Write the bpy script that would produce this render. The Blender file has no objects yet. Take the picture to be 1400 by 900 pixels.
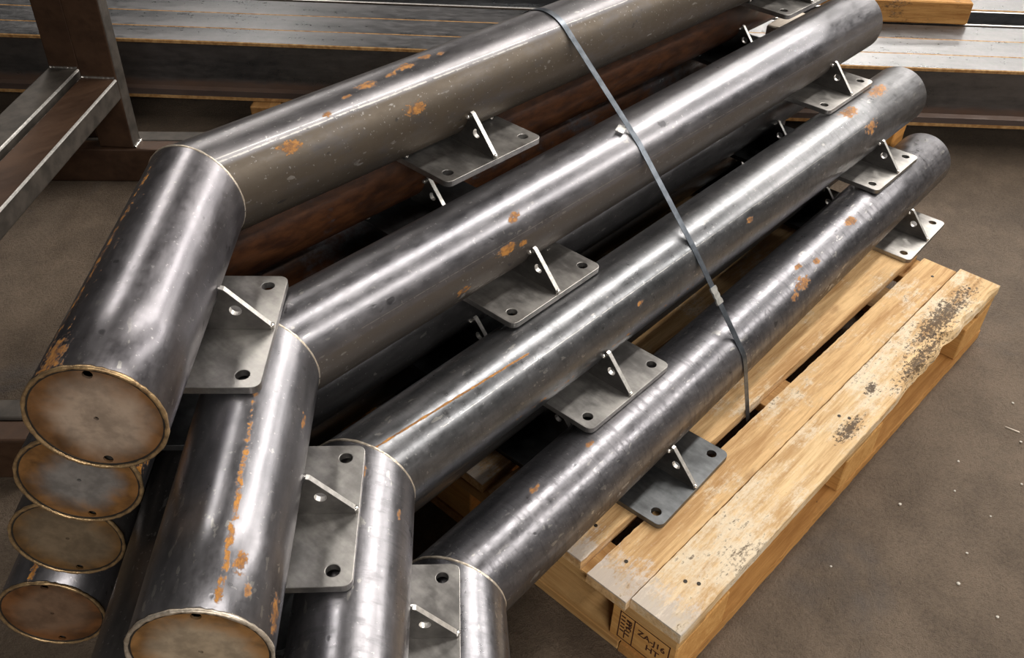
import bpy, bmesh, math, random
from mathutils import Vector, Matrix
random.seed(7)
sc = bpy.context.scene
col = sc.collection
PI = math.pi
R = 0.07                 # pipe radius
BEND = math.radians(44.80)
PT = 0.010               # mounting plate thickness

# ------------------------------------------------------------------ helpers
def link(o, parent=None):
    col.objects.link(o)
    if parent is not None: o.parent = parent
    return o
def mesh_obj(name, verts, faces, mat=None, parent=None, smooth=False, uvs=None, mats=None, fmat=None):
    me = bpy.data.meshes.new(name)
    me.from_pydata(verts, [], faces)
    if uvs is not None:
        uvl = me.uv_layers.new(name='UVMap')
        for p in me.polygons:
            for li, vi, k in zip(p.loop_indices, p.vertices, range(99)):
                uvl.data[li].uv = uvs[p.index][k]
    for m in (mats or ([mat] if mat else [])): me.materials.append(m)
    if fmat:
        for p, i in zip(me.polygons, fmat): p.material_index = i
    for p in me.polygons: p.use_smooth = smooth
    me.update()
    return link(bpy.data.objects.new(name, me), parent)
def bm_obj(name, bm, mat, parent=None, smooth=False):
    me = bpy.data.meshes.new(name)
    bm.normal_update(); bm.to_mesh(me); bm.free()
    if mat: me.materials.append(mat)
    for p in me.polygons: p.use_smooth = smooth
    return link(bpy.data.objects.new(name, me), parent)
def empty(name, loc, rz=0.0):
    o = bpy.data.objects.new(name, None); o.empty_display_size = .1
    o.location = loc; o.rotation_euler = (0, 0, rz)
    return link(o)
def tag(o, label, cat, group=None, kind=None):
    o['label'] = label; o['category'] = cat
    if group: o['group'] = group
    if kind: o['kind'] = kind
    return o
def box_bm(x0, x1, y0, y1, z0, z1, bev=.0, seg=2):
    bm = bmesh.new()
    bmesh.ops.create_cube(bm, size=1)
    for v in bm.verts:
        v.co = Vector((x0 if v.co.x < 0 else x1, y0 if v.co.y < 0 else y1, z0 if v.co.z < 0 else z1))
    if bev: bmesh.ops.bevel(bm, geom=bm.edges[:], offset=bev, segments=seg, profile=.5, affect='EDGES')
    return bm
def outline_mesh(name, loops, t, bevel=0.0):
    """flat plate with holes: first loop outside, the others holes; lies in local XY, thickness t upwards from z=0"""
    cu = bpy.data.curves.new(name, 'CURVE'); cu.dimensions = '2D'; cu.fill_mode = 'BOTH'
    cu.extrude = t/2 - bevel; cu.bevel_depth = bevel; cu.bevel_resolution = 1
    if bevel: cu.offset = -bevel
    for lp in loops:
        sp = cu.splines.new('POLY'); sp.points.add(len(lp)-1); sp.use_cyclic_u = True
        for p, q in zip(sp.points, lp): p.co = (q[0], q[1], 0, 1)
    tmp = bpy.data.objects.new(name, cu); col.objects.link(tmp)
    dg = bpy.context.evaluated_depsgraph_get()
    me = bpy.data.meshes.new_from_object(tmp.evaluated_get(dg))
    bpy.data.objects.remove(tmp); bpy.data.curves.remove(cu)
    for v in me.vertices: v.co.z += t/2
    me.name = name
    return me
def circ(cx, cy, r, n=24): return [(cx+r*math.cos(2*PI*i/n), cy+r*math.sin(2*PI*i/n)) for i in range(n)]
def rrect(x0, x1, y0, y1, r, n=6, which=(1, 1, 1, 1)):
    pts = []
    for k, (cx, cy, a0) in enumerate(((x1-r, y1-r, 0), (x0+r, y1-r, 90), (x0+r, y0+r, 180), (x1-r, y0+r, 270))):
        if which[k]:
            for i in range(n+1):
                a = math.radians(a0+90*i/n); pts.append((cx+r*math.cos(a), cy+r*math.sin(a)))
        else: pts.append(((x1, y1), (x0, y1), (x0, y0), (x1, y0))[k])
    return pts
def loop_tube(name, pts, r, mat, parent, n=8, closed=True, jit=.0):
    """bead along a list of 3D points"""
    rng = random.Random(len(pts)+int(r*1e5)); V = []; F = []; m = len(pts)
    cen = sum((Vector(p) for p in pts), Vector())/m
    for i, p in enumerate(pts):
        p = Vector(p)
        t = (Vector(pts[(i+1) % m])-Vector(pts[i-1])).normalized()
        a = (p-cen).normalized(); a = (a-t*a.dot(t)).normalized(); b = t.cross(a)
        rr = r*(1+jit*rng.uniform(-1, 1))
        for k in range(n):
            an = 2*PI*k/n; V.append(p+a*math.cos(an)*rr+b*math.sin(an)*rr)
    for i in range(m):
        j = (i+1) % m
        for k in range(n):
            l = (k+1) % n; F.append((i*n+k, i*n+l, j*n+l, j*n+k))
    return mesh_obj(name, V, F, mat, parent, True)

# ------------------------------------------------------------------ node expression helper
class X:
    def __init__(s, nt, out): s.nt = nt; s.o = out
    def _m(s, op, *a):
        n = s.nt.nodes.new('ShaderNodeMath'); n.operation = op
        for i, v in enumerate((s,)+a):
            if isinstance(v, X): s.nt.links.new(v.o, n.inputs[i])
            else: n.inputs[i].default_value = v
        return X(s.nt, n.outputs[0])
    def __add__(s, o): return s._m('ADD', o)
    def __sub__(s, o): return s._m('SUBTRACT', o)
    def __mul__(s, o): return s._m('MULTIPLY', o)
    __radd__ = __add__; __rmul__ = __mul__
    def abs(s): return s._m('ABSOLUTE')
    def max(s, o): return s._m('MAXIMUM', o)
    def min(s, o): return s._m('MINIMUM', o)
    def sqrt(s): return s._m('SQRT')
    def step(s, a, b):       # smoothstep a->b (a may exceed b)
        n = s.nt.nodes.new('ShaderNodeMapRange'); n.interpolation_type = 'SMOOTHSTEP'
        s.nt.links.new(s.o, n.inputs[0])
        if a < b: n.inputs[1].default_value, n.inputs[2].default_value = a, b
        else:
            n.inputs[1].default_value, n.inputs[2].default_value = b, a
            n.inputs[3].default_value, n.inputs[4].default_value = 1, 0
        return X(s.nt, n.outputs[0])
class MatB:
    def __init__(s, name):
        s.m = bpy.data.materials.new(name); s.m.use_nodes = True; s.nt = s.m.node_tree
        s.b = s.nt.nodes['Principled BSDF']
        tc = s.nt.nodes.new('ShaderNodeTexCoord'); s.obj = tc.outputs['Object']; s.uv = tc.outputs['UV']
    def xyz(s, vec):
        n = s.nt.nodes.new('ShaderNodeSeparateXYZ'); s.nt.links.new(vec, n.inputs[0])
        return [X(s.nt, n.outputs[i]) for i in range(3)]
    def noise(s, scale, detail=4, rough=.6, st=(1, 1, 1), off=(0, 0, 0), dist=0, vec=None):
        mp = s.nt.nodes.new('ShaderNodeMapping'); mp.inputs['Scale'].default_value = st; mp.inputs['Location'].default_value = off
        s.nt.links.new(vec or s.obj, mp.inputs[0])
        n = s.nt.nodes.new('ShaderNodeTexNoise'); n.inputs['Scale'].default_value = scale
        n.inputs['Detail'].default_value = detail; n.inputs['Roughness'].default_value = rough; n.inputs['Distortion'].default_value = dist
        s.nt.links.new(mp.outputs[0], n.inputs['Vector'])
        return X(s.nt, n.outputs[0])
    def voro(s, scale, st=(1, 1, 1), off=(0, 0, 0), feat='F1'):
        mp = s.nt.nodes.new('ShaderNodeMapping'); mp.inputs['Scale'].default_value = st; mp.inputs['Location'].default_value = off
        s.nt.links.new(s.obj, mp.inputs[0])
        n = s.nt.nodes.new('ShaderNodeTexVoronoi'); n.feature = feat; n.inputs['Scale'].default_value = scale
        s.nt.links.new(mp.outputs[0], n.inputs['Vector'])
        return X(s.nt, n.outputs[0])
    def mix(s, f, a, b):
        n = s.nt.nodes.new('ShaderNodeMix'); n.data_type = 'RGBA'
        if isinstance(f, X): s.nt.links.new(f.o, n.inputs[0])
        else: n.inputs[0].default_value = f
        for i, v in ((6, a), (7, b)):
            if isinstance(v, (tuple, list)): n.inputs[i].default_value = (*v[:3], 1)
            else: s.nt.links.new(v, n.inputs[i])
        return n.outputs[2]
    def set(s, **k):
        for key, v in k.items():
            inp = s.b.inputs[{'base': 'Base Color', 'metal': 'Metallic', 'rough': 'Roughness', 'spec': 'Specular IOR Level'}[key]]
            if isinstance(v, X): s.nt.links.new(v.o, inp)
            elif isinstance(v, (int, float)): inp.default_value = v
            elif isinstance(v, (tuple, list)): inp.default_value = (*v[:3], 1)
            else: s.nt.links.new(v, inp)
    def bump(s, h, strength, dist=.002):
        n = s.nt.nodes.new('ShaderNodeBump'); n.inputs['Strength'].default_value = strength; n.inputs['Distance'].default_value = dist
        s.nt.links.new(h.o, n.inputs['Height']); s.nt.links.new(n.outputs[0], s.b.inputs['Normal'])

AROT = 0.25
RUST_A = (.60, .27, .055); RUST_B = (.20, .085, .03)
def steel(name, seed=0, lo=(.18, .18, .185), hi=(.36, .355, .36), rust=0.0, feats=(), rough=.36, specks=.5, brown=None, rusty=None, metal0=.88, aniso=.55, chatter=0., band=None):
    """mill-scale pipe steel. feats: ('line', angle, slope, s0, s1, halfwidth_m, strength), ('blob', angle, s, r, [strength]), ('scratch', ...)"""
    lo = tuple(q*k for q, k in zip(lo, (1.02, 1.03, 1.10))); hi = tuple(q*k for q, k in zip(hi, (1.10, 1.10, 1.16)))
    M = MatB(name); o = (seed*3.17, seed*1.3, seed*2.1)
    u, v, _ = M.xyz(M.uv)
    ang = u*360 - 90
    n1 = M.noise(8, 5, .6, (.22, 1.6, 1.6), o)          # long streaks along the leg
    n2 = M.noise(60, 5, .65, (.35, 1, 1), o)
    n3 = M.noise(6, 6, .7, (1, 1, 1), o, .3)
    n4 = M.noise(230, 4, .7, (.5, 1, 1), o)
    n5 = M.noise(95, 3, .7, (1, 1, 1), o)
    tone = (n1*.55+n3*.3+n2*.25).step(.38, .74)
    colr = M.mix(tone, lo, hi)
    if brown:         # zone of brownish mill scale between two angles
        a0, a1, c = brown
        z = ang.step(a1, a1-6)*ang.step(a0-14, a0+14)*(n3+n2*.6).step(.38, .85)
        colr = M.mix(z*.8, colr, c); zb = ang.step(a1, a1-6)*ang.step(a0-14, a0+14)
    mask = (n3*.6+n2*.4).step(.80-rust*.35, .90-rust*.30)*n5.step(.3, .6) if rust else None
    scr = None
    for f in feats:
        if f[0] in ('line', 'scratch'):
            _, a, sl, s0, s1, w, st = f
            d = ((ang-(v*sl+a))*(R*PI/180)+(n3-.5)*(w*1.2)+(n2-.5)*(w*1.2)).abs()
            k = d.step(w*1.3, w*.2)*v.step(s0-.012, s0+.012)*v.step(s1+.012, s1-.012)
            k = (k*.46+n5*.7+n4*.45+n3*.3+(st-.75)*.35).step(1.02, 1.17)*k.step(.02, .2)
        else:
            _, a, s0, r = f[:4]; st = f[4] if len(f) > 4 else .85
            da = (ang-a)*(R*PI/180); ds = v-s0
            d = (da*da*2.4+ds*ds*.5).sqrt()
            k = ((d*(1/r)).step(1.9, .1)*.50+n5*.65+n4*.5+n2*.25).step(1.02, 1.16)*(d*(1/r)).step(1.9, 1.2)*st
        if f[0] == 'scratch': scr = k if scr is None else scr.max(k)
        else: mask = k if mask is None else mask.max(k)
    # small dashes of scraped bright metal
    sp = (M.noise(70, 2, .5, (.5, 1.3, 1.3), (o[1], o[0], 3)) + n4*.2).step(.845-.10*specks, .875-.10*specks)*n3.step(.42, .6)
    scr = sp if scr is None else scr.max(sp)
    colr = M.mix(scr*.7, colr, (.50, .49, .47))
    fl = (M.noise(190, 2, .5, (1, 1, 1), (o[2], o[1], 5))).step(.675, .71)
    colr = M.mix(fl*(.32 if aniso else 0.0), colr, (.62, .61, .60))
    if aniso == 0: dent_a = 0.0
    else: dent_a = .6
    dent = M.noise(45, 2, .5, (.8, 1, 1), (o[2], o[0], 7)).step(.70, .76)
    colr = M.mix(dent*dent_a, colr, tuple(q*.45 for q in lo))
    rg = (n2-.5)*.30+(n1-.5)*.20+(n5-.5)*.20+rough
    if brown: rg = rg+zb*.14
    metal = zb*-.22+metal0 if brown else metal0
    if mask is not None:
        rc = M.mix((n2*.3+n5*.4+n4*.4).step(.45, .68), RUST_B, RUST_A)
        colr = M.mix(mask, colr, rc)
        rg = rg*(mask*-1+1)+mask*.7
        metal = mask*-.85+metal0 if not brown else (zb*-.22+metal0)*(mask*-.9+1)
    if band:
        ox, oy, oz = M.xyz(M.obj)
        k = oz.step(band[0], band[0]+.006)*(oz+(n3-.5)*.03).step(band[1]+.012, band[1]-.012)*(n2*.6+.5)
        k = k.min(1.0)
        colr = M.mix(k*.85, colr, (.13, .062, .03)); rg = rg.max(k*.6); metal = k*-.7+metal0
    if rusty:
        k = (n3*.7+n2*.3).step(rusty[0], rusty[1])
        colr = M.mix(k, colr, M.mix(n2.step(.3, .7), (.032, .012, .006), (.095, .036, .014)))
        rg = rg.max(k*.5); metal = k*-.8+metal0
    if chatter:
        ch = M.noise(70, 3, .65, (1.6, .30, .30), o); h0 = ch*(1.5*chatter)*n3.step(.35, .6); rg = rg+(ch-.5)*(.55*chatter)
        colr = M.mix((ch*.7+n5*.3).step(.50, .62)*(.45*chatter), colr, tuple(q*.5 for q in lo))
    else: h0 = n4*.05
    if aniso:
        tn = M.nt.nodes.new('ShaderNodeTangent'); tn.direction_type = 'UV_MAP'; tn.uv_map = 'UVMap'
        M.nt.links.new(tn.outputs[0], M.b.inputs['Tangent']); M.b.inputs['Anisotropic'].default_value = aniso; M.b.inputs['Anisotropic Rotation'].default_value = AROT
    M.set(base=colr, metal=metal, rough=rg.max(.16))
    h = h0+n2*.30+n4*.22+n5*.25+dent*(-.5 if aniso else 0.0)+(mask*.35 if mask is not None else n4*.05)
    M.bump(h, .20, .0012)
    return M.m
def plate_mat(name, seed, c0=(.24, .232, .225), c1=(.50, .485, .465)):
    M = MatB(name); o = (seed*2.3, seed*1.7, 0)
    n1 = M.noise(14, 5, .65, (1, 1, 1), o); n2 = M.noise(90, 4, .6, (1, .3, 1), o)
    M.set(base=M.mix((n1*.7+n2*.3).step(.35, .7), c0, c1), metal=.9, rough=(n1*.30+n2*.15+.17))
    M.bump(n2, .08, .001)
    return M.m
def simple(name, c, metal=0., rough=.5, c2=None, scale=30, bump=.0):
    M = MatB(name); n = M.noise(scale, 5, .6)
    M.set(base=M.mix(n.step(.3, .7), c, c2 or tuple(x*1.35 for x in c)), metal=metal, rough=rough)
    if bump: M.bump(n, bump, .003)
    return M.m
def cap_mat(name, seed, centre, edge, amt=.0):
    M = MatB(name); x, y, z = M.xyz(M.obj)
    o = (seed*1.9, seed, 0)
    r = (x*x+y*y).sqrt()
    n = M.noise(26, 5, .6, (1, 1, 1), o, .4); n2 = M.noise(120, 4, .6, (1, 1, 1), o); nb = M.noise(11, 4, .6, (1, 1, 1), o)
    e = (r*(1/R)+(nb-.5)*.9+(n-.5)*.25+amt).step(.55, 1.0)
    c = M.mix((n*.6+nb*.3+n2*.25).step(.45, .70), tuple(q*.75 for q in centre), tuple(q*1.22 for q in centre))
    c = M.mix(e, c, M.mix(n.step(.35, .65), tuple(q*.42 for q in edge), edge))
    M.set(base=c, metal=e*-.15+.25, rough=(n*.2+.42))
    M.bump(n2, .06, .001)
    return M.m
def wood(name, seed, c0, c1, stain=.3, pale=.0, axis='x', grey_end=False, spots=()):
    M = MatB(name); o = (seed*2.7, seed*.9, seed*1.1)
    st = (.10, 1.5, 1.5) if axis == 'x' else ((1.5, .10, 1.5) if axis == 'y' else (1, 1, 1))
    st2 = (.3, 1.3, 1.3) if axis == 'x' else (1.3, .3, 1.3)
    fibre = M.noise(75, 6, .75, st, o, .5); ring = M.noise(16, 3, .5, st, o, 1.2)
    blot = M.noise(7, 6, .75, (.8, 1, 1), o); fine = M.noise(85, 6, .8, st2, o); grit = M.noise(170, 4, .75, (.7, 1, 1), o)
    c = M.mix((fibre*.55+ring*.45).step(.36, .64), c0, c1)
    c = M.mix((ring*.5+blot*.5).step(.50, .66)*.45, c, tuple(q*.62 for q in c0))
    if pale: c = M.mix(((blot*.65+fine*.35).step(.60-pale*.24, .70-pale*.18))*.8, c, (.80, .70, .54))
    d = (blot*.5+fine*.3+grit*.28).step(.665-stain*.20, .735-stain*.19)
    c = M.mix(d*.82, c, (.075, .046, .028))
    sc_ = (grit*.65+fine*.35).step(.60, .70)
    c = M.mix(sc_*(.35+stain*.5), c, (.16, .095, .05))
    px, py, pz = M.xyz(M.obj)
    if grey_end:
        c = M.mix((px+(blot-.5)*.30+(fine-.5)*.22+(grit-.5)*.12).step(.07, .01)*pz.step(.1445, .1478)*.7, c, (.66, .63, .60))
        c = M.mix((px+(blot-.5)*-.4+(fine-.5)*.2).step(.05, .015)*pz.step(.1445, .1478)*.25, c, (.20, .16, .13))
    for (sx, sy, rx, ry) in spots:      # scuffed dirty patches
        dx = (px-sx)*(1/rx); dy = (py-sy)*(1/ry)
        dd = (dx*dx+dy*dy).sqrt()
        k = (dd.step(1.5, .0)*.20+grit*.65+fine*.35).step(.60, .68)*dd.step(1.5, .9)
        c = M.mix(k*.88, c, (.055, .036, .024))
    kv = M.voro(6.5, (.75, 1.3, .01), o)
    k = (kv+(fine-.5)*.08).step(.17, .07)
    c = M.mix(k*.75, c, (.20, .09, .032))
    M.set(base=c, rough=.75, spec=.25)
    M.bump(fibre*.7+fine*.5+grit*.3, .5, .002)
    return M.m

# ------------------------------------------------------------------ materials
WELD = simple('weld_metal', (.50, .43, .34), .7, .4, (.78, .70, .60), 160, .3)
WELD_RUST = simple('rusty_weld_metal', (.30, .20, .11), .7, .38, (.60, .42, .22), 110, .4)
TACK = simple('bright_tack_metal', (.62, .60, .57), .9, .25, (.85, .83, .8), 200, .2)
GUSSET = plate_mat('gusset_steel', 5, (.13, .125, .12), (.25, .24, .23))
GUSSET_EDGE = simple('cut_steel_edge', (.55, .54, .52), .75, .38, (.80, .78, .75), 120, .1)
PLATE = [plate_mat('plate_steel_%s' % n, i) for i, n in enumerate(('warm', 'cool', 'plain'))]
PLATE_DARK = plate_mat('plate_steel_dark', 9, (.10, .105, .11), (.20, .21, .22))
INSIDE = simple('pipe_inside', (.03, .025, .02), .5, .7)

# ------------------------------------------------------------------ bent pipe
def tube(name, L, sgn, mat, parent, thick=.005, n=72, closed_end=False):
    """tube along +X of its own frame, mitred at x~0; angle counted from the plate side upwards"""
    tb = math.tan(BEND/2); V = []; F = []; UV = []
    stations = [None, .12, .3, .6, 1.0, 1.4, L] if L > 1 else [None, .1, .2, .32, L]
    def ring(rad, x):
        for k in range(n):
            a = 2*PI*k/n-PI/2
            y = -sgn*math.cos(a)*rad; z = math.sin(a)*rad
            xx = (-y*tb*sgn) if x is None else x
            V.append((xx, y, z))
    for s in stations: ring(R, s)
    m = len(stations)
    ring(R-thick, stations[-1]-.0); ring(R-thick, stations[-1]-.25 if L > 1 else stations[-1]-.05)
    rings = m+2
    fm = []
    for i in range(rings-1):
        for k in range(n):
            l = (k+1) % n
            q = (i*n+k, i*n+l, (i+1)*n+l, (i+1)*n+k)
            if sgn < 0: pass
            F.append(q if sgn > 0 else q[::-1])
            us = [k/n, (k+1)/n, (k+1)/n, k/n]; vs = [V[j][0] for j in q]
            uv = list(zip(us, vs))
            UV.append(uv if sgn > 0 else uv[::-1]); fm.append(0 if i < m-1 else 1)
    o = mesh_obj(name, V, F, None, parent, True, UV, [mat, INSIDE], fm)
    bm = bmesh.new(); bm.from_mesh(o.data); bmesh.ops.recalc_face_normals(bm, faces=bm.faces[:]); bm.to_mesh(o.data); bm.free()
    # keep the end rim crisp
    for e in o.data.edges:
        pass
    for p in o.data.polygons:
        if abs(p.normal.x) > .9: p.use_smooth = False
    return o

PLATE_ME = GUS_ME = CAP_ME = CAP1_ME = CAP2_ME = TACK_ME = None
YE, YH, HL, HH = -.1299, -.1062, .109, .0868
def build_protos():
    global PLATE_ME, GUS_ME, CAP_ME, CAP1_ME, TACK_ME
    PLATE_ME = outline_mesh('mounting_plate', [rrect(-HL, HL, YE, .022, .012, 6), circ(HH, YH, .0085), circ(-HH, YH, .0085)], PT, .0007)
    # gusset in its own XY: x = outwards from the pipe axis, y = up from plate top
    out = -YE-.004
    pts = [(.030, .0), (out, .0), (out, .008), (.068, .062), (.055, .066)]
    # inner side follows the pipe's round
    arc = []
    for k in range(9):
        a = math.radians(-66+k*(66-5)/8.0)
        arc.append((math.cos(a)*(R+.0005), math.sin(a)*(R+.0005)+R))
    pts = [(out, 0), (out, .006), (.0765, .0612), (.0722, .0625)] + [(x, y) for x, y in arc[::-1] if .0 < y < .062]
    pts.append((arc[0][0], 0))
    GUS_ME = outline_mesh('gusset', [pts, circ(.0865, .030, .0075, 18)], .008, .0005)
    CAP_ME = outline_mesh('end_cap', [circ(0, 0, R-.0022, 72), circ(0.0, -.0585, .0048, 14), circ(0.0, 0.0, .0024, 10)], .003, .0)
    CAP1_ME = outline_mesh('end_cap', [circ(0, 0, R-.0022, 72), circ(0.006, .0590, .0052, 14), circ(-.002, -.0585, .0052, 14), circ(0.0, 0.0, .0026, 10)], .003, .0)
    bm = bmesh.new(); bmesh.ops.create_icosphere(bm, subdivisions=2, radius=.0042)
    rng = random.Random(3)
    for v in bm.verts: v.co *= rng.uniform(.85, 1.2); v.co.z *= .8
    TACK_ME = bpy.data.meshes.new('tack_weld'); bm.to_mesh(TACK_ME); bm.free(); TACK_ME.materials.append(TACK)
    for p in TACK_ME.polygons: p.use_smooth = True
build_protos()
def use(me, name, mat, parent, loc=(0, 0, 0), mtx=None):
    m2 = me.copy(); m2.materials.clear()
    for mm in (mat if isinstance(mat, list) else [mat]): m2.materials.append(mm)
    o = link(bpy.data.objects.new(name, m2), parent)
    if mtx is not None: o.matrix_local = mtx
    else: o.location = loc
    return o
GM = None
def add_plate(parent, s, leg, mat):
    """leg 'l': frame of the long leg; 's': frame of the short leg (plate side is +Y there)"""
    b = BEND
    if leg == 'l': Mx = Matrix.Identity(4)
    else:
        Mx = Matrix.Rotation(PI+b, 4, 'Z') @ Matrix.Scale(-1, 4, (0, 1, 0))   # mirrored frame
    base = Matrix.Translation((0, 0, PT+R))            # axis height above the thing's base
    def place(local): return base @ Mx @ local
    # plate: bake the (possibly mirrored) transform into the mesh, origin on the leg
    m2 = PLATE_ME.copy(); T = Mx @ Matrix.Translation((s, 0, -R-PT)); m2.transform(T)
    if leg == 's': m2.flip_normals()
    m2.materials.clear(); m2.materials.append(mat)
    for p in m2.polygons: p.use_smooth = False
    c = T @ Vector((0, -.06, 0))
    m2.transform(Matrix.Translation(-c))
    po = link(bpy.data.objects.new('mounting_plate', m2), parent); po.location = c + Vector((0, 0, PT+R))
    g = GUS_ME.copy()
    G = Matrix(((0, 0, 1, -.004), (-1, 0, 0, 0), (0, 1, 0, 0), (0, 0, 0, 1)))       # XY -> (-Y, Z), thickness along X
    T2 = Mx @ Matrix.Translation((s, 0, -R)) @ G
    g.transform(T2)
    if (T2.determinant() < 0): g.flip_normals()
    g.materials.clear(); g.materials.append(GUSSET); g.materials.append(GUSSET_EDGE)
    axis = (Mx.to_3x3() @ Vector((1, 0, 0)))
    for p in g.polygons: p.material_index = 0 if abs(p.normal.dot(axis)) > .6 else 1; p.use_smooth = False
    cg = T2 @ Vector((.09, .03, 0)); g.transform(Matrix.Translation(-cg))
    go = link(bpy.data.objects.new('gusset', g), po); go.location = cg-c
    go['label'] = 'upright drilled gusset'
    k = R*.966
    for (x, y, z) in ((0, YE+.004, .004-R), (-.006, -.0695, -.028+.012), (-HL+.004, -.030, -R+.006), (HL-.02, -.030, -R+.006)):
        t = link(bpy.data.objects.new('tack_weld', TACK_ME), po); t.location = (Mx @ Vector((s+x, y, z))) - c
    return po

def bent_pipe(pos, rdeg, label, mats, L=1.7009, S=.4324, capm=None, two_holes=True, caproll=0., plates=(1, 1, 1), pm=None, beadm=None, group='stack of bent steel pipes on the pallet'):
    root = empty('bent_pipe', (pos[0], pos[1], pos[2]-R-PT), math.radians(rdeg))
    tag(root, label, 'pipe', group)
    h = R+PT
    lo = tube('long_pipe', L, 1, mats[0], root); lo.location = (0, 0, h)
    so = tube('short_pipe', S, -1, mats[1], root); so.location = (0, 0, h); so.rotation_euler = (0, 0, PI+BEND)
    tb = math.tan(BEND/2)
    pts = []
    for k in range(72):
        a = 2*PI*k/72; y = -math.cos(a)*(R-.0018); z = math.sin(a)*(R-.0018); pts.append((-y*tb, y, z+h))
    for a in (1.62, -.12):
        y = -math.cos(a)*(R-.0035); z = math.sin(a)*(R-.0035)
        t = link(bpy.data.objects.new('tack_weld', TACK_ME), root); t.location = (-y*tb, y, z+h); t.scale = (1.2, 1.2, .8)
    w = loop_tube('weld_bead', pts, .0030, WELD, root, 8, True, .12); w['label'] = 'mitre weld bead'
    ds = Vector((-math.cos(BEND), -math.sin(BEND), 0))
    # cap: local XY disc, +Z outwards along ds ; local Y up
    zax = ds; yax = Vector((0, 0, 1)); xax = yax.cross(zax)
    m = Matrix(((xax.x, yax.x, zax.x, 0), (xax.y, yax.y, zax.y, 0), (xax.z, yax.z, zax.z, 0), (0, 0, 0, 1)))
    cpos = ds*(S-.0040)+Vector((0, 0, h))
    cap = use(CAP1_ME if two_holes else CAP_ME, 'end_cap', capm, root, mtx=Matrix.Translation(cpos) @ m @ Matrix.Rotation(math.radians(caproll), 4, 'Z'))
    cap['label'] = 'rust-tinged welded end cap'
    pts = [tuple((m @ Vector(((R-.0012)*math.cos(2*PI*k/80), (R-.001)*math.sin(2*PI*k/80), 0)))+ds*(S-.0005)+Vector((0, 0, h))) for k in range(80)]
    cb = loop_tube('cap_weld', pts, .0024, beadm or WELD_RUST, root, 8, True, .24)
    for s, leg, on, i in ((.4534, 'l', plates[0], 0), (1.4701, 'l', plates[1], 1), (.2012, 's', plates[2], 2)):
        if on: add_plate(root, s, leg, (pm or PLATE)[i])
    return root

A4 = (.0263, .4717, .6850); A3 = (.014, .5633, .5330); A2 = (-.0064, .638, .3815); A1 = (-.0521, .6759, .2300)
B3 = (-.0221, .2819, .5330); B2 = (-.075, .3590, .3815); B1 = (-.035, .4500, .2300)
C2 = (.0089, .1422, .3815); C1 = (-.01, .2260, .2300); D1 = (.0394, 0, .2300)
capA4 = cap_mat('cap_steel_grey_rust', 1, (.43, .335, .26), (.22, .105, .038), .10)
capA3 = cap_mat('cap_steel_blue_rust', 2, (.25, .235, .225), (.26, .125, .04), .14)
capA2 = cap_mat('cap_steel_brown', 3, (.20, .150, .098), (.20, .105, .035), .06)
capA1 = cap_mat('cap_steel_redbrown', 4, (.20, .125, .080), (.20, .085, .03), .06)
capB3 = cap_mat('cap_steel_tan', 5, (.42, .335, .24), (.33, .17, .06), .10)

GREY = dict(lo=(.115, .115, .12), hi=(.255, .25, .255))
mA4l = steel('pipe_steel_seamed', 1, (.12, .115, .115), (.27, .262, .258), .0,
    [('blob', 78, .29, .016), ('blob', 86, .375, .016), ('blob', 80, .34, .010), ('blob', 90, .42, .012), ('blob', 84, .45, .009), ('blob', 26, .345, .020), ('blob', 60, .20, .009), ('blob', 72, .25, .008), ('blob', 40, .12, .018),
     ('scratch', 54, -6, .0, .62, .0022, .75), ('scratch', 58.5, -6, .0, 1.7, .0014, .75)], .42, .55, (-60, 52, (.135, .105, .070)))
mA4s = steel('pipe_steel_scuffed', 2, (.13, .125, .13), (.29, .28, .285), .0,
    [('line', 124, 22, .02, .43, .010, .45), ('line', 110, 20, .1, .43, .006, .15), ('blob', 118, .41, .03)], .36, .9)
mA3l = steel('pipe_steel_rusted', 3, **GREY, rusty=(.30, .45))
mA3s = steel('pipe_steel_rusted_edge', 4, **GREY, rust=.45, feats=[('line', 10, 0, .3, .44, .03, .7)])
mA2l = steel('pipe_steel_brown_rust', 5, **GREY, rusty=(.36, .52))
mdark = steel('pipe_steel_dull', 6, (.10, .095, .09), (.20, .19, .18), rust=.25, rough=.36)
mA1s = steel('pipe_steel_orange_streak', 7, **GREY, rust=.25, feats=[('line', 100, 0, .2, .43, .008, .7)])
mB3l = steel('pipe_steel_bright', 8, (.12, .12, .125), (.28, .275, .28), .0,
    [('blob', 46, .43, .012), ('blob', 42, .425, .010), ('blob', 13, .395, .017), ('blob', 8, .43, .010), ('blob', -10, .30, .012), ('scratch', 22, -3, .1, 1.6, .0009, .7)], .36, .6, (-70, 18, (.125, .105, .085)))
mB3s = steel('pipe_steel_rust_band', 9, (.13, .13, .135), (.30, .295, .30), .0,
    [('line', 80.5, -27, .12, .43, .0075, .45), ('line', 63, -10, .355, .385, .012, .6), ('blob', 58, .373, .013), ('blob', 20, .14, .012), ('blob', 12, .40, .02), ('blob', 48, .40, .008)], .35, .8)
mB2l = steel('pipe_steel_rust_line', 10, (.10, .10, .10), (.20, .195, .19), feats=[('line', 35, 0, .0, .9, .004, .75)], rust=.1)
mC2l = steel('pipe_steel_red_line', 11, (.125, .13, .13), (.28, .28, .28), .0,
    [('line', 75, -48, .0, .30, .0022, .95), ('blob', 84, 1.53, .035), ('blob', 80, 1.385, .030), ('blob', 34, 1.415, .025), ('blob', 30, .90, .012), ('blob', 28, .55, .008),('line', -8, 0, .2, .75, .006, .25), ('scratch', 50, -6, .1, 1.5, .0010, .65)], .37, .8, chatter=.4)
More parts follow.
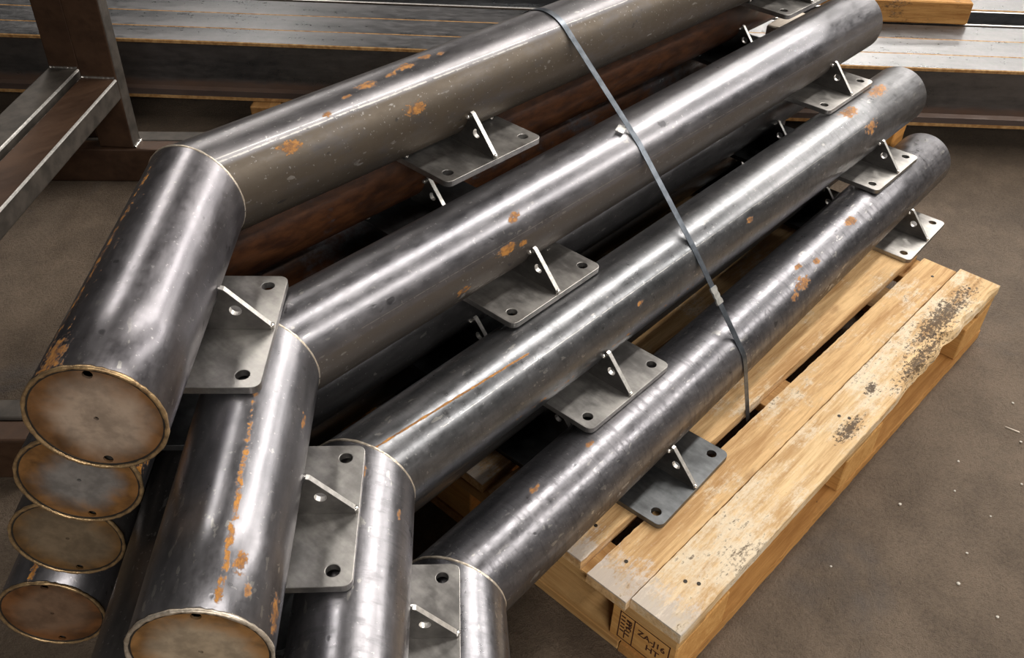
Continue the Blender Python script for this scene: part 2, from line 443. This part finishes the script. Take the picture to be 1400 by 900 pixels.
mC2s = steel('pipe_steel_stippled', 12, (.13, .13, .135), (.29, .285, .29), .0, [('blob', 40, .10, .008), ('blob', 84, .05, .010)], .35, .9, chatter=.5)
mD1l = steel('pipe_steel_chattered', 13, (.105, .105, .11), (.255, .25, .255), .0,
    [('blob', 48, .938, .026), ('blob', 73, .969, .012), ('blob', 60, 1.02, .014), ('blob', 40, .90, .014), ('blob', 90, .17, .010), ('blob', 86, .30, .009), ('blob', 70, 1.2, .02)], .38, 1.0, (-70, 12, (.115, .088, .062)), chatter=.7)
mD1s = steel('pipe_steel_shiny', 14, (.15, .15, .155), (.33, .325, .33), .0, (), .34, .8, chatter=.4)

bent_pipe(A4, -1.24, 'topmost bent steel pipe of the left column with pale weld seam and largest end cap', (mA4l, mA4s), capm=capA4, pm=[PLATE[0], PLATE[0], PLATE[0]])
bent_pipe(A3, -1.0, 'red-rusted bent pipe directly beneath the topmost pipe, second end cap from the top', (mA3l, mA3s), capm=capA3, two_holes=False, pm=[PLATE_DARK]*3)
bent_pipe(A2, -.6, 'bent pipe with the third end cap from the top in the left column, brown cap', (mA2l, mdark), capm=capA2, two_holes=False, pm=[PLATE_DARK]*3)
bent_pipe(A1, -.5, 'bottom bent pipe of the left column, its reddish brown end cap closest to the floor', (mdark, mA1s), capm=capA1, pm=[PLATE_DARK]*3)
bent_pipe(B3, -.05, 'upper bent pipe of the second column, orange rust band down its short leg', (mB3l, mB3s), capm=capB3, pm=[PLATE[2], PLATE[2], PLATE[1]], beadm=WELD)
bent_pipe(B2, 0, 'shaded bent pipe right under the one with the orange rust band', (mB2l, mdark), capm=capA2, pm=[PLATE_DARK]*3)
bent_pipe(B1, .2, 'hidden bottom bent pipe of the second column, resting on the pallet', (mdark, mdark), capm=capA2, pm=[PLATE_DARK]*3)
bent_pipe(C2, -.1, 'bent pipe with a thin red rust line, second from the right front', (mC2l, mC2s), capm=capA3, pm=[PLATE[2], PLATE[2], PLATE[1]])
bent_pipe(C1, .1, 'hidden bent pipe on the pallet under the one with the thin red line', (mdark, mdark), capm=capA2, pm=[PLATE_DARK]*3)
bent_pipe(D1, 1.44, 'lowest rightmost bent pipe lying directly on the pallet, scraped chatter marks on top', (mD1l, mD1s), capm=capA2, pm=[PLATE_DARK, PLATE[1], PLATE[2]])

# ------------------------------------------------------------------ steel strap over the stack
STRAP = simple('strap_steel', (.085, .10, .12), .85, .36, (.16, .18, .21), 60, .05)
SEAL = simple('strap_seal_metal', (.6, .6, .58), .85, .3, (.85, .85, .82), 140, .3)
def strap():
    xs = .732; rr = R+.0012; pts2 = []
    ctr = []
    for p, rd in ((A4, -1.24), (A3, -1.0), (A2, -.6), (A1, -.5), (B3, 0), (C2, 0), (D1, 1.44)):
        ctr.append((p[1]+math.tan(math.radians(rd))*(xs-p[0]), p[2]))
    P = []
    for (y, z) in ctr:
        for k in range(120):
            a = 2*PI*k/120; P.append((y+rr*math.cos(a), z+rr*math.sin(a)))
    yd = ctr[-1][0]
    P += [(yd-.100, .128), (ctr[3][0]+.07, .135)]
    P = sorted(set(P))
    def cr(o, a, b): return (a[0]-o[0])*(b[1]-o[1])-(a[1]-o[1])*(b[0]-o[0])
    up = []
    for p in reversed(P):
        while len(up) >= 2 and cr(up[-2], up[-1], p) <= 0: up.pop()
        up.append(p)
    path = up                                       # upper hull from +y (left side) over the top to -y
    root = empty('steel_strap', (xs, path[-1][0], .135))
    tag(root, 'thin blue-grey steel strap pulled across all four columns of pipes', 'strap')
    W = .0125; T = .0009; V = []; F = []
    n = len(path); tot = 0
    for i, (y, z) in enumerate(path):
        a = path[max(i-1, 0)]; b = path[min(i+1, n-1)]
        t = Vector((b[0]-a[0], b[1]-a[1])).normalized(); nn = Vector((t.y, -t.x))
        if nn.y < -.5: nn = -nn
        x = 0
        for dx, dn in ((-W/2, 0), (W/2, 0), (W/2, T), (-W/2, T)):
            V.append((dx, y+nn.x*dn-path[-1][0], z+nn.y*dn-.135))
    for i in range(n-1):
        for k in range(4):
            l = (k+1) % 4; F.append((i*4+k, i*4+l, (i+1)*4+l, (i+1)*4+k))
    F += [(0, 1, 2, 3), tuple((n-1)*4+k for k in (3, 2, 1, 0))]
    mesh_obj('band', V, F, STRAP, root)
    # crimped seal between third and fourth column
    best = None
    for i in range(n-1):
        a, b = path[i], path[i+1]; L = math.hypot(b[0]-a[0], b[1]-a[1])
        if L > .06 and abs((a[0]+b[0])/2-.07) < .06: best = (a, b)
    if best:
        a, b = best; d = Vector((b[0]-a[0], b[1]-a[1])).normalized(); c = Vector(a)*.56+Vector(b)*.44; nn = Vector((d.y, -d.x))
        if nn.y < 0: nn = -nn
        bm = bmesh.new(); bmesh.ops.create_cube(bm, size=1)
        for v in bm.verts:
            q = v.co.copy(); v.co = Vector((q.x*.0165, q.y*.034, q.z*.0036))
        bmesh.ops.subdivide_edges(bm, edges=[e for e in bm.edges if abs((e.verts[0].co-e.verts[1].co).y) > .01], cuts=5)
        for v in bm.verts:
            if abs(abs(v.co.y)-.0057) < .004 or abs(abs(v.co.y)-.0115) < .001: v.co.x *= .82 if abs(v.co.y) < .009 else 1.1
        s = bm_obj('seal', bm, SEAL, root); s['label'] = 'bright crimped strap seal'
        ang = math.atan2(d.y, d.x)
        s.location = (0, c.x+nn.x*.0006-path[-1][0], c.y+nn.y*.0006-.135); s.rotation_euler = (ang, 0, 0)
        if abs(math.cos(ang)) and d.x < 0: s.rotation_euler = (ang+PI, 0, 0)
    # bent tongue of strap sticking out over the second column
    yb, zb = ctr[4]
    bm = box_bm(-.020, .001, -.0075, .0075, -.0005, .0005)
    a = math.radians(62)
    tg = bm_obj('tongue', bm, SEAL, root)
    aa = math.radians(78)
    tg.location = (-.006, yb-math.cos(aa)*(R+.006)-path[-1][0], zb+math.sin(aa)*(R+.006)-.135); tg.rotation_euler = (math.radians(12), math.radians(-6), .35)
strap()

# ------------------------------------------------------------------ pallet
PO = Vector((.2505, -.2549, 0)); PA = math.radians(-1.16)
WOOD = [wood('pallet_wood_tan', 1, (.42, .235, .095), (.78, .53, .27), .28, .38, grey_end=True),
        wood('pallet_wood_weathered', 2, (.46, .275, .12), (.80, .585, .33), .34, .60, grey_end=True, spots=((.86, .020, .16, .022), (1.02, .045, .20, .035), (.57, .028, .06, .02), (.70, .05, .03, .015))),
        wood('pallet_wood_orange', 3, (.36, .165, .045), (.58, .30, .095), .2, .0),
        wood('pallet_wood_brown', 4, (.27, .15, .065), (.42, .25, .115), .3, .0)]
WOODY = wood('pallet_wood_cross', 6, (.40, .215, .075), (.60, .37, .155), .15, .0, 'y')
WOODB = wood('pallet_block_wood', 7, (.50, .245, .07), (.68, .38, .13), .08, .0, 'y')
def board(name, L, y0, y1, z0, z1, mat, parent, x0=0., wane=None, jig=.0015, seed=0, label=None):
    """a sawn board with slightly ragged edges; wane(x) pulls the right-hand top edge in"""
    rng = random.Random(seed); n = max(4, int(L/.012)); V = []; F = []
    for i in range(n+1):
        x = x0+L*i/n; j = rng.uniform(-1, 1)*jig; j2 = rng.uniform(-1, 1)*jig
        w, wd = wane(x) if wane else (0, 0)
        ex = rng.uniform(-1, 1)*jig if i in (0, n) else 0
        V += [(x+ex, y0+j*.5+w*.35, z0), (x+ex, y1+j2*.5, z0), (x+ex, y1+j2-.0012, z1), (x+ex, y0+j+.0012+w, z1), (x+ex, y0+j+.0003+w*.55, z1-.0015-wd)]
    for i in range(n):
        for k in range(5):
            l = (k+1) % 5; F.append((i*5+k, (i+1)*5+k, (i+1)*5+l, i*5+l))
    F += [(0, 1, 2, 3, 4), tuple(n*5+k for k in (4, 3, 2, 1, 0))]
    o = mesh_obj(name, V, F, mat, parent)
    bm = bmesh.new(); bm.from_mesh(o.data); bmesh.ops.recalc_face_normals(bm, faces=bm.faces[:]); bm.to_mesh(o.data); bm.free()
    if label: o['label'] = label
    return o
def pallet():
    root = empty('wooden_pallet', PO, PA)
    tag(root, 'weathered wooden pallet on the floor carrying the stack of bent pipes', 'pallet')
    L = 1.22; Wp = 1.0; t = .022; zt = .149
    rw = random.Random(11); bumps = [(rw.uniform(.74, 1.2), rw.uniform(.008, .03), rw.uniform(.003, .011)) for _ in range(16)]
    def wane(x):
        if x < .70: return 0, 0
        f = min(1, (x-.70)/.10)*min(1, max(0, (1.212-x)/.04))
        k = .006*f + f*sum(hh*math.exp(-((x-c)/ww)**2) for c, ww, hh in bumps)*.8
        return max(0, min(.030, k)), min(.013, k*.75)
    edges = [(.0, .0925, WOOD[1], .0), (.0932, .1700, WOOD[0], -.012), (.190, .285, WOOD[0], .0), (.300, .395, WOOD[3], .0), (.412, .505, WOOD[0], .004), (.520, .615, WOOD[3], 0), (.63, .725, WOOD[0], 0), (.74, .835, WOOD[3], 0), (.85, .925, WOOD[0], 0), (.925, 1.0, WOOD[1], 0)]
    for i, (a, b, m, xo) in enumerate(edges):
        board('top_board', L-abs(xo)*.5, a, b, zt-t, zt, m, root, xo, wane if i == 0 else None, .0007, i, 'weathered splintered edge board' if i == 0 else None)
    # cross boards under the deck
    for x, xw in ((.0, .078), (.535, .095), (1.13, .09)):
        o = bm_obj('stringer_board', box_bm(x, x+xw, .002, Wp-.002, zt-2*t+.0005, zt-t-.0005, .0015, 1), WOODY, root)
    for xi, x in enumerate((.004, .5375, 1.071)):
        for yi, y in enumerate((.002, .44, .876)):
            o = bm_obj('block', box_bm(x, x+.145, y, y+.122, t+.0005, zt-2*t, .002, 1), WOODB, root)
            if xi == 0 and yi == 0: blk = o
    for y in (.0, .45, .9):
        board('bottom_board', L, y, y+.1, 0, t, WOOD[2], root, 0, None, .0012, int(y*100)+50)
    for x in (.0, 1.12):
        for a, b in ((.101, .449), (.551, .899)):
            bm_obj('bottom_cross_board', box_bm(x, x+.1, a, b, .0005, t, .0015, 1), WOODY, root)
    # nail heads on the deck near each cross board
    NAIL = simple('nail_iron', (.03, .025, .02), .5, .6)
    for i, (a, b, m, xo) in enumerate(edges[:3]):
        for x, f in (((.085, .55), (.098, .36), (.585, .62), (.60, .44), (1.16, .5)), ((.05, .6), (1.15, .4)), ((.07, .3),))[i]:
            if 1:
                bm = bmesh.new(); bmesh.ops.create_cone(bm, cap_ends=True, segments=10, radius1=.0032, radius2=.0032, depth=.001)
                n = bm_obj('nail', bm, NAIL, root); n.location = (x+random.uniform(-.006, .006), a+(b-a)*f, zt+.0004)
    # burnt stamp on the near corner block
    INK = simple('stamp_ink', (.055, .018, .008), 0, .8)
    def txt(s, size, y, z, rot=0, name='stamp'):
        cu = bpy.data.curves.new('t', 'FONT'); cu.body = s; cu.size = size; cu.extrude = .0002; cu.offset = .0002; cu.align_x = 'CENTER'; cu.align_y = 'CENTER'
        to = bpy.data.objects.new('t', cu); col.objects.link(to)
        me = bpy.data.meshes.new_from_object(to.evaluated_get(bpy.context.evaluated_depsgraph_get()))
        bpy.data.objects.remove(to)
        m = Matrix(((0, 0, -1, .0036), (-1, 0, 0, y), (0, 1, 0, z), (0, 0, 0, 1))) @ Matrix.Rotation(rot, 4, 'Z')
        me.transform(m); return me
    bm = bmesh.new()
    def bar(y0, y1, z0, z1):
        b = box_bm(.0034, .0042, y0, y1, z0, z1); me = bpy.data.meshes.new('b'); b.to_mesh(me); b.free(); bm.from_mesh(me)
    yl, yr, zb, z_t = .108, .013, .030, .098
    for args in ((yr, yl, z_t-.0016, z_t), (yr, yl, zb, zb+.0016), (yl-.0016, yl, zb, z_t), (yr, yr+.0016, zb, z_t), (.079, .0806, zb, z_t)): bar(*args)
    # ear-of-wheat mark: stem with slanting strokes
    bar(.0945, .0962, .036, .058)
    for k in range(5):
        z = .050+k*.009; bar(.0972, .1045, z, z+.0028); bar(.0862, .0945, z-.002, z+.0008)
    for me in (txt('ZA-J16', .0180, .0465, .077), txt('HT', .0190, .0420, .055), txt('IPPC', .0135, .0895, .075, -PI/2)):
        bm.from_mesh(me)
    st = bm_obj('heat_treatment_stamp', bm, INK, blk)
    st['label'] = 'dark branded stamp reading ZA-J16 HT'
pallet()

# loose wood pieces in the stack
WEDGE = wood('pale_spacer_wood', 9, (.55, .48, .40), (.75, .68, .60), .05, .3)
ORANGE = wood('orange_timber', 10, (.46, .20, .045), (.66, .33, .09), .12, .0)
def timber(name, loc, dims, rz, mat, label, cat, rx=0):
    bm = box_bm(-dims[0]/2, dims[0]/2, -dims[1]/2, dims[1]/2, 0, dims[2], .003, 1)
    bmesh.ops.subdivide_edges(bm, edges=[e for e in bm.edges if e.calc_length() > .05], cuts=8)
    rng = random.Random(int(loc[0]*1000))
    for v in bm.verts: v.co += Vector((rng.uniform(-1, 1), rng.uniform(-1, 1), rng.uniform(-1, 1)))*.0012
    o = bm_obj(name, bm, mat); o.location = loc; o.rotation_euler = (rx, 0, rz)
    return tag(o, label, cat)

# ------------------------------------------------------------------ I-beams at the back
BU = Vector((.652, -.758, 0)); BN = Vector((.758, .652, 0)); BANG = math.atan2(BU.y, BU.x)
BEAM = steel('beam_steel', 21, (.095, .10, .10), (.20, .195, .19), rust=.0, rough=.34, specks=-1.5, metal0=.85, aniso=0, band=(.006, .040))
BEAM_EDGE = simple('rusty_flange_edge', (.34, .17, .055), .3, .5, (.60, .38, .17), 60)
def beam(n0, w, label, zb=.09, h=.18, kind='I', u0=-3.2, u1=3.4):
    t = .010; tw = .007; c = .0022
    if kind == 'I':
        r = .009
        prof = [(0, 0), (w, 0), (w, t), (w/2+tw/2+r, t), (w/2+tw/2, t+r), (w/2+tw/2, h-t-r), (w/2+tw/2+r, h-t), (w, h-t), (w, h-c), (w-c, h), (c, h), (0, h-c), (0, h-t), (w/2-tw/2-r, h-t), (w/2-tw/2, h-t-r), (w/2-tw/2, t+r), (w/2-tw/2-r, t), (0, t)]
    else:   # channel lying on its back
        prof = [(0, 0), (w, 0), (w, h), (w-t, h), (w-t, h-.035), (t, h-.035), (t, h), (0, h)]
    V = []; F = []; m = len(prof); fm = []
    for u in (u0, u1):
        for a, z in prof: V.append(Vector((u, a, z)))
    for k in range(m):
        l = (k+1) % m; F.append((k, l, m+l, m+k)[::-1])
        a, b = prof[k], prof[l]
        tip = (kind == 'I' and (abs(abs(a[0]-b[0])-c) < 1e-6 and abs(abs(a[1]-b[1])-c) < 1e-6 or abs(abs(a[1]-b[1])-t+c) < 1e-6)) or abs(a[0]-b[0]) < 1e-6 and abs(abs(a[1]-b[1])-t) < 1e-6 and (a[0] in (0, w))
        top = kind != 'I' and abs(a[1]-h) < 1e-6 and abs(b[1]-h) < 1e-6
        fm.append(1 if tip or top else 0)
    F += [tuple(range(m)), tuple(range(2*m-1, m-1, -1))]; fm += [0, 0]
    o = mesh_obj('steel_girder', V, F, None, None, False, None, [BEAM, BEAM_EDGE if kind == 'I' else GUSSET_EDGE], fm)
    # profile runs along BN; local y = BN
    o.matrix_world = Matrix(((BU.x, BN.x, 0, BN.x*n0), (BU.y, BN.y, 0, BN.y*n0), (0, 0, 1, zb), (0, 0, 0, 1)))
    bm = bmesh.new(); bm.from_mesh(o.data); bmesh.ops.recalc_face_normals(bm, faces=bm.faces[:]); bm.to_mesh(o.data); bm.free()
    return tag(o, label, 'beam', 'steel beams lying behind the stack', 'thing')
beam(1.822, .0985, 'front steel I-beam of the row behind the pipes, web facing us with rusty flange edge')
beam(1.9225, .116, 'second steel I-beam from the front in the row behind the pipes')
beam(2.0405, .1135, 'third steel I-beam from the front, just before the bright-edged channel')
beam(2.172, .126, 'grey steel channel with bright upturned edges right behind the three I-beams', .09, .178, 'C')
beam(2.305, .115, 'rearmost steel I-beam at the very top of the picture, behind the channel')
beam(2.425, .115, 'last steel I-beam of the row, almost out of sight at the top edge')
def onbeam(u, n, z): v = BU*u+BN*n; return (v.x, v.y, z)
DUN = wood('dunnage_wood', 12, (.30, .15, .05), (.46, .26, .10), .2, 0)
for u, lab in ((-.66, 'wooden bearer under the beams, its end showing left above the topmost pipe'), (2.9, 'wooden bearer under the right end of the beams'), (-2.7, 'wooden bearer under the far left end of the beams')):
    timber('wooden_bearer', onbeam(u, 2.17, 0.0), (.76, .085, .0875), math.atan2(BN.y, BN.x), DUN, lab, 'timber')

# ------------------------------------------------------------------ welded frames at the left
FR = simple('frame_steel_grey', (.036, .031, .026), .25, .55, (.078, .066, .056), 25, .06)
FRB = steel('frame_steel_brown', 31, (.040, .020, .011), (.080, .042, .022), rough=.5, specks=-1.5, aniso=0, metal0=.35)
QX = Vector((.516, 1.686, 0)); FV = Vector((-.778, -.628, 0)); FU = Vector((.628, -.778, 0)); BA = Vector((.695, -.719, 0))
def tube_bar(name, mat, parent, w, h, L, org, ex, ey, ez, lab=None):
    """rectangular tube: length along ex, width along ey, height along ez, rounded edges"""
    bm = box_bm(0, L, 0, w, 0, h, .0045, 2)
    o = bm_obj(name, bm, mat, parent)
    m = Matrix(((ex.x, ey.x, ez.x, org.x), (ex.y, ey.y, ez.y, org.y), (ex.z, ey.z, ez.z, org.z), (0, 0, 0, 1)))
    o.data.transform(m)
    if m.determinant() < 0: o.data.flip_normals()
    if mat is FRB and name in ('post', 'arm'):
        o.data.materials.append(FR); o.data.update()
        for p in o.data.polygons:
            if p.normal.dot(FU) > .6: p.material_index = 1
    if name == 'arm':
        o.data.materials.append(GUSSET_EDGE if mat is not FRB else GUSSET_EDGE); wi = len(o.data.materials)-1
        for p in o.data.polygons:
            if p.normal.dot(FU) > .3 and p.normal.z > .3: p.material_index = wi
    for p in o.data.polygons: p.use_smooth = False
    if lab: o['label'] = lab
    return o
ZU = Vector((0, 0, 1))
def weld_strip(parent, a, b, r=.004):
    n = 24; pts = [a.lerp(b, i/n) for i in range(n+1)]
    V = []; F = []; t = (b-a).normalized(); s1 = t.orthogonal().normalized(); s2 = t.cross(s1); rng = random.Random(int(a.x*1e4))
    for p in pts:
        rr = r*rng.uniform(.75, 1.25)
        for k in range(6): V.append(p+s1*math.cos(k*PI/3)*rr+s2*math.sin(k*PI/3)*rr)
    for i in range(n):
        for k in range(6): F.append((i*6+k, i*6+(k+1) % 6, (i+1)*6+(k+1) % 6, (i+1)*6+k))
    return mesh_obj('weld_bead', V, F, TACK, parent, True)
def frame(u0, u1, back, barm, armm, postm, base_n, label, far_u, pv):
    """post face from u0 to u1 along FU at distance -back behind the front plane"""
    o0 = QX - FV*back
    root = empty('welded_steel_frame', (0, 0, 0)); tag(root, label, 'frame', 'welded steel frames at the left')
    c = o0+FU*u0
    root.location = (c.x, c.y, 0); inv = Vector((c.x, c.y, 0))
    w = u1-u0
    def P(v): return v-inv
    tube_bar('post', postm, root, .05, 1.25, w, P(o0+FU*u0+ZU*.10), FU, -FV, ZU)
    tube_bar('arm', armm, root, w, .055, pv-.051+back, P(o0+FU*u0+ZU*.245), FV, FU, ZU)
    tube_bar('post', postm, root, .05, 1.25, w, P(o0+FU*u0+FV*(pv+back)+ZU*.10), FU, -FV, ZU)
    # two base rails along BA
    for (bx, rl) in ((base_n[0], 'far'), (base_n[1], 'near')):
        st = bx-BA*.9
        tube_bar('base_rail', barm, root, .052, .10, .9+far_u[0 if rl == 'far' else 1], P(st), BA, Vector((BA.y*-1, BA.x, 0)), ZU)
    weld_strip(root, P(o0+FU*(u0+.006)+ZU*.301+FV*.002), P(o0+FU*(u1-.004)+ZU*.301+FV*.002))
    weld_strip(root, P(o0+FU*(u1+.001)+ZU*.102+FV*-.002), P(o0+FU*(u1+.001)+ZU*.102-FV*.045), .005)
    return root
nb = Vector((BA.y*-1, BA.x, 0))
bf = Vector((.523, 1.672, 0)); bn_ = Vector((-.232, .892, 0))
frame(-.095, 0, 0, FRB, FRB, FRB, (bf, bn_), 'brown welded steel frame with upright post and slanting arm, nearer of the two at left', (.23, .06), 1.088)
frame(-.20, -.118, .050, FR, FR, FRB, (bf+nb*.055, bn_+nb*.058), 'grey-armed welded steel frame behind the brown one at far left', (.26, .10), 1.028)

# ------------------------------------------------------------------ floor, loose bits
def floor_mat():
    M = MatB('concrete_floor')
    a = M.noise(1.1, 6, .65); b = M.noise(7, 6, .7); g = M.noise(120, 5, .75); f = M.noise(420, 3, .7); s = M.noise(2.3, 4, .6, (1, 1, 1), (3.1, 1.7, 0), .5)
    c = M.mix((a*.4+b*.35+g*.35).step(.42, .72), (.104, .076, .053), (.262, .197, .142))
    c = M.mix(s.step(.62, .72)*.45, c, (.095, .092, .095))
    c = M.mix((g*.7+f*.3).step(.55, .64)*.6, c, (.055, .042, .032))
    c = M.mix((f*.7+b*.25).step(.66, .72)*.5, c, (.40, .35, .29))
    M.set(base=c, rough=(b*.2+.52), spec=.35)
    M.bump(g*.8+f*.5, 1.0, .011)
    return M.m
HX0, HX1, HY0, HY1, HZ = -9, 19, -9, 17, 6.2
fl = mesh_obj('floor', [(HX0, HY0, 0), (HX1, HY0, 0), (HX1, HY1, 0), (HX0, HY1, 0)], [(0, 1, 2, 3)], floor_mat()); fl['kind'] = 'structure'
HALL = simple('hall_cladding', (.10, .10, .10), 0, .8, (.14, .135, .13), 2)
def slab(name, x0, x1, y0, y1, z0, z1):
    o = bm_obj(name, box_bm(x0, x1, y0, y1, z0, z1), HALL); o['kind'] = 'structure'
slab('ceiling', HX0, HX1, HY0, HY1, HZ, HZ+.1)
slab('wall_left', HX0, HX1, HY1, HY1+.1, 0, HZ); slab('wall_right', HX0, HX1, HY0-.1, HY0, 0, HZ)
slab('wall_back', HX1, HX1+.1, HY0, HY1, 0, HZ); slab('wall_front', HX0-.1, HX0, HY0, HY1, 0, HZ)

# wood block lying on the beams
WB = wood('sawn_block_wood', 14, (.34, .15, .04), (.62, .34, .115), .5, .15)
timber('wooden_post', (1.745, .137, 0), (.075, .042, .300), 0, ORANGE, 'short orange timber upright peeking out between the far ends of the two right pipes', 'timber')
timber('wooden_spacer', (1.69, .430, .4525), (.14, .09, .036), .05, WEDGE, 'pale grey wooden spacer in the dark gap beside the second column, far end', 'timber')
timber('wooden_block', (BU.x*1.27+BN.x*2.214, BU.y*1.27+BN.y*2.214, .2715), (.44, .10, .069), BANG, WB, 'rough orange-brown timber block lying on top of the beams at upper right', 'timber')

CHIP = simple('pale_grit', (.45, .42, .37), 0, .7, (.70, .66, .60), 200)
bm = bmesh.new(); bmesh.ops.create_icosphere(bm, subdivisions=1, radius=.0035)
for q in bm.verts: q.co *= random.uniform(.6, 1.3); q.co.z = q.co.z*.6+.0019
chip = bm_obj('stone_chip', bm, CHIP)
tag(chip, 'tiny pale grit chip scattered on the concrete floor right of the pallet', 'debris', 'grit chips on the floor')
for i, (x, y) in enumerate(((.954, -.50), (.839, -.50), (.742, -.589), (.762, -.513), (.969, -.425), (1.077, -.515), (1.194, -.473), (.864, -.361), (.642, -.332), (1.05, -.40), (1.30, -.42))):
    c = chip if i == 0 else chip.copy()
    if i: col.objects.link(c)
    c.location = (x, y, 0); c.rotation_euler = (0, 0, i*1.3); k = .7+.12*(i % 4); c.scale = (k, k, k)
bm = box_bm(-.014, .014, -.0018, .0018, .0, .0022)
for q in bm.verts:
    if q.co.x > 0: q.co.y *= .3
sp_ = bm_obj('wood_splinter', bm, WEDGE); sp_.location = (1.218, -.447, 0); sp_.rotation_euler = (0, 0, math.radians(98))
tag(sp_, 'thin pale wood splinter lying on the floor at the right edge', 'debris')

# ------------------------------------------------------------------ lights: rows of strip lamps under the hall roof, plus added fill rows
def lamp(a, b, e, w=.3, z=5.0, c=(1, .945, .875)):
    """a continuous row of strip lamps or added fill from a to b at height z; e in watts per metre"""
    L = math.hypot(b[0]-a[0], b[1]-a[1]); n = max(1, round(L/2.5)); seg = L/n; an = math.atan2(b[1]-a[1], b[0]-a[0])
    for i in range(n):
        t = (i+.5)/n
        l = bpy.data.lights.new('strip_or_fill_lamp', 'AREA'); l.shape = 'RECTANGLE'; l.size = seg*.97; l.size_y = w; l.energy = e*seg; l.color = c
        o = bpy.data.objects.new('strip_or_fill_lamp', l); link(o); o.location = (a[0]+(b[0]-a[0])*t, a[1]+(b[1]-a[1])*t, z); o.rotation_euler = (0, 0, an)
lamp((.5, 2.9), (6.6, 9.9), 24, .5)
lamp((2.0, 0), (7.5, 0), 44, .45)
lamp((6.4, -.3), (10.2, 4.1), 48, .6)
lamp((1, -4.2), (11, -4.6), 42, .35)
lamp((15, 0), (15, 5.5), 85, .8)  # added unseen row far down the hall, brightens the right-hand beam tops
lamp((10.5, -4), (10.5, 0), 120, .5)
lamp((10.5, 3.4), (10.5, 6.6), 100, .5)
lamp((-4.5, -3.6), (-1.5, -4.6), 100, .5, z=3.4)  # added low fill behind the camera, lights end caps and pallet front
w = bpy.data.worlds.new('hall'); sc.world = w; w.use_nodes = True
w.node_tree.nodes['Background'].inputs[0].default_value = (.75, .72, .70, 1); w.node_tree.nodes['Background'].inputs[1].default_value = .035

# ------------------------------------------------------------------ camera
cd = bpy.data.cameras.new('camera'); cam = link(bpy.data.objects.new('camera', cd))
cd.sensor_width = 36; cd.lens = 1287.22/1400*36; cd.clip_start = .02
yw, pt, rl = (math.radians(a) for a in (40.5558, 39.1988, 2.1864))
Fw = Vector((math.cos(yw)*math.cos(pt), math.sin(yw)*math.cos(pt), -math.sin(pt)))
Rt = Vector((math.sin(yw), -math.cos(yw), 0)); Up = Rt.cross(Fw)
r2 = Rt*math.cos(rl)+Up*math.sin(rl); u2 = -Rt*math.sin(rl)+Up*math.cos(rl)
cam.matrix_world = Matrix(((r2.x, u2.x, -Fw.x, -.5213), (r2.y, u2.y, -Fw.y, -.5671), (r2.z, u2.z, -Fw.z, 1.3594), (0, 0, 0, 1)))
sc.camera = cam
sc.view_settings.view_transform = 'Standard'; sc.view_settings.look = 'None'; sc.view_settings.gamma = 1; sc.view_settings.use_curve_mapping = False
sc.view_settings.exposure = 0.12
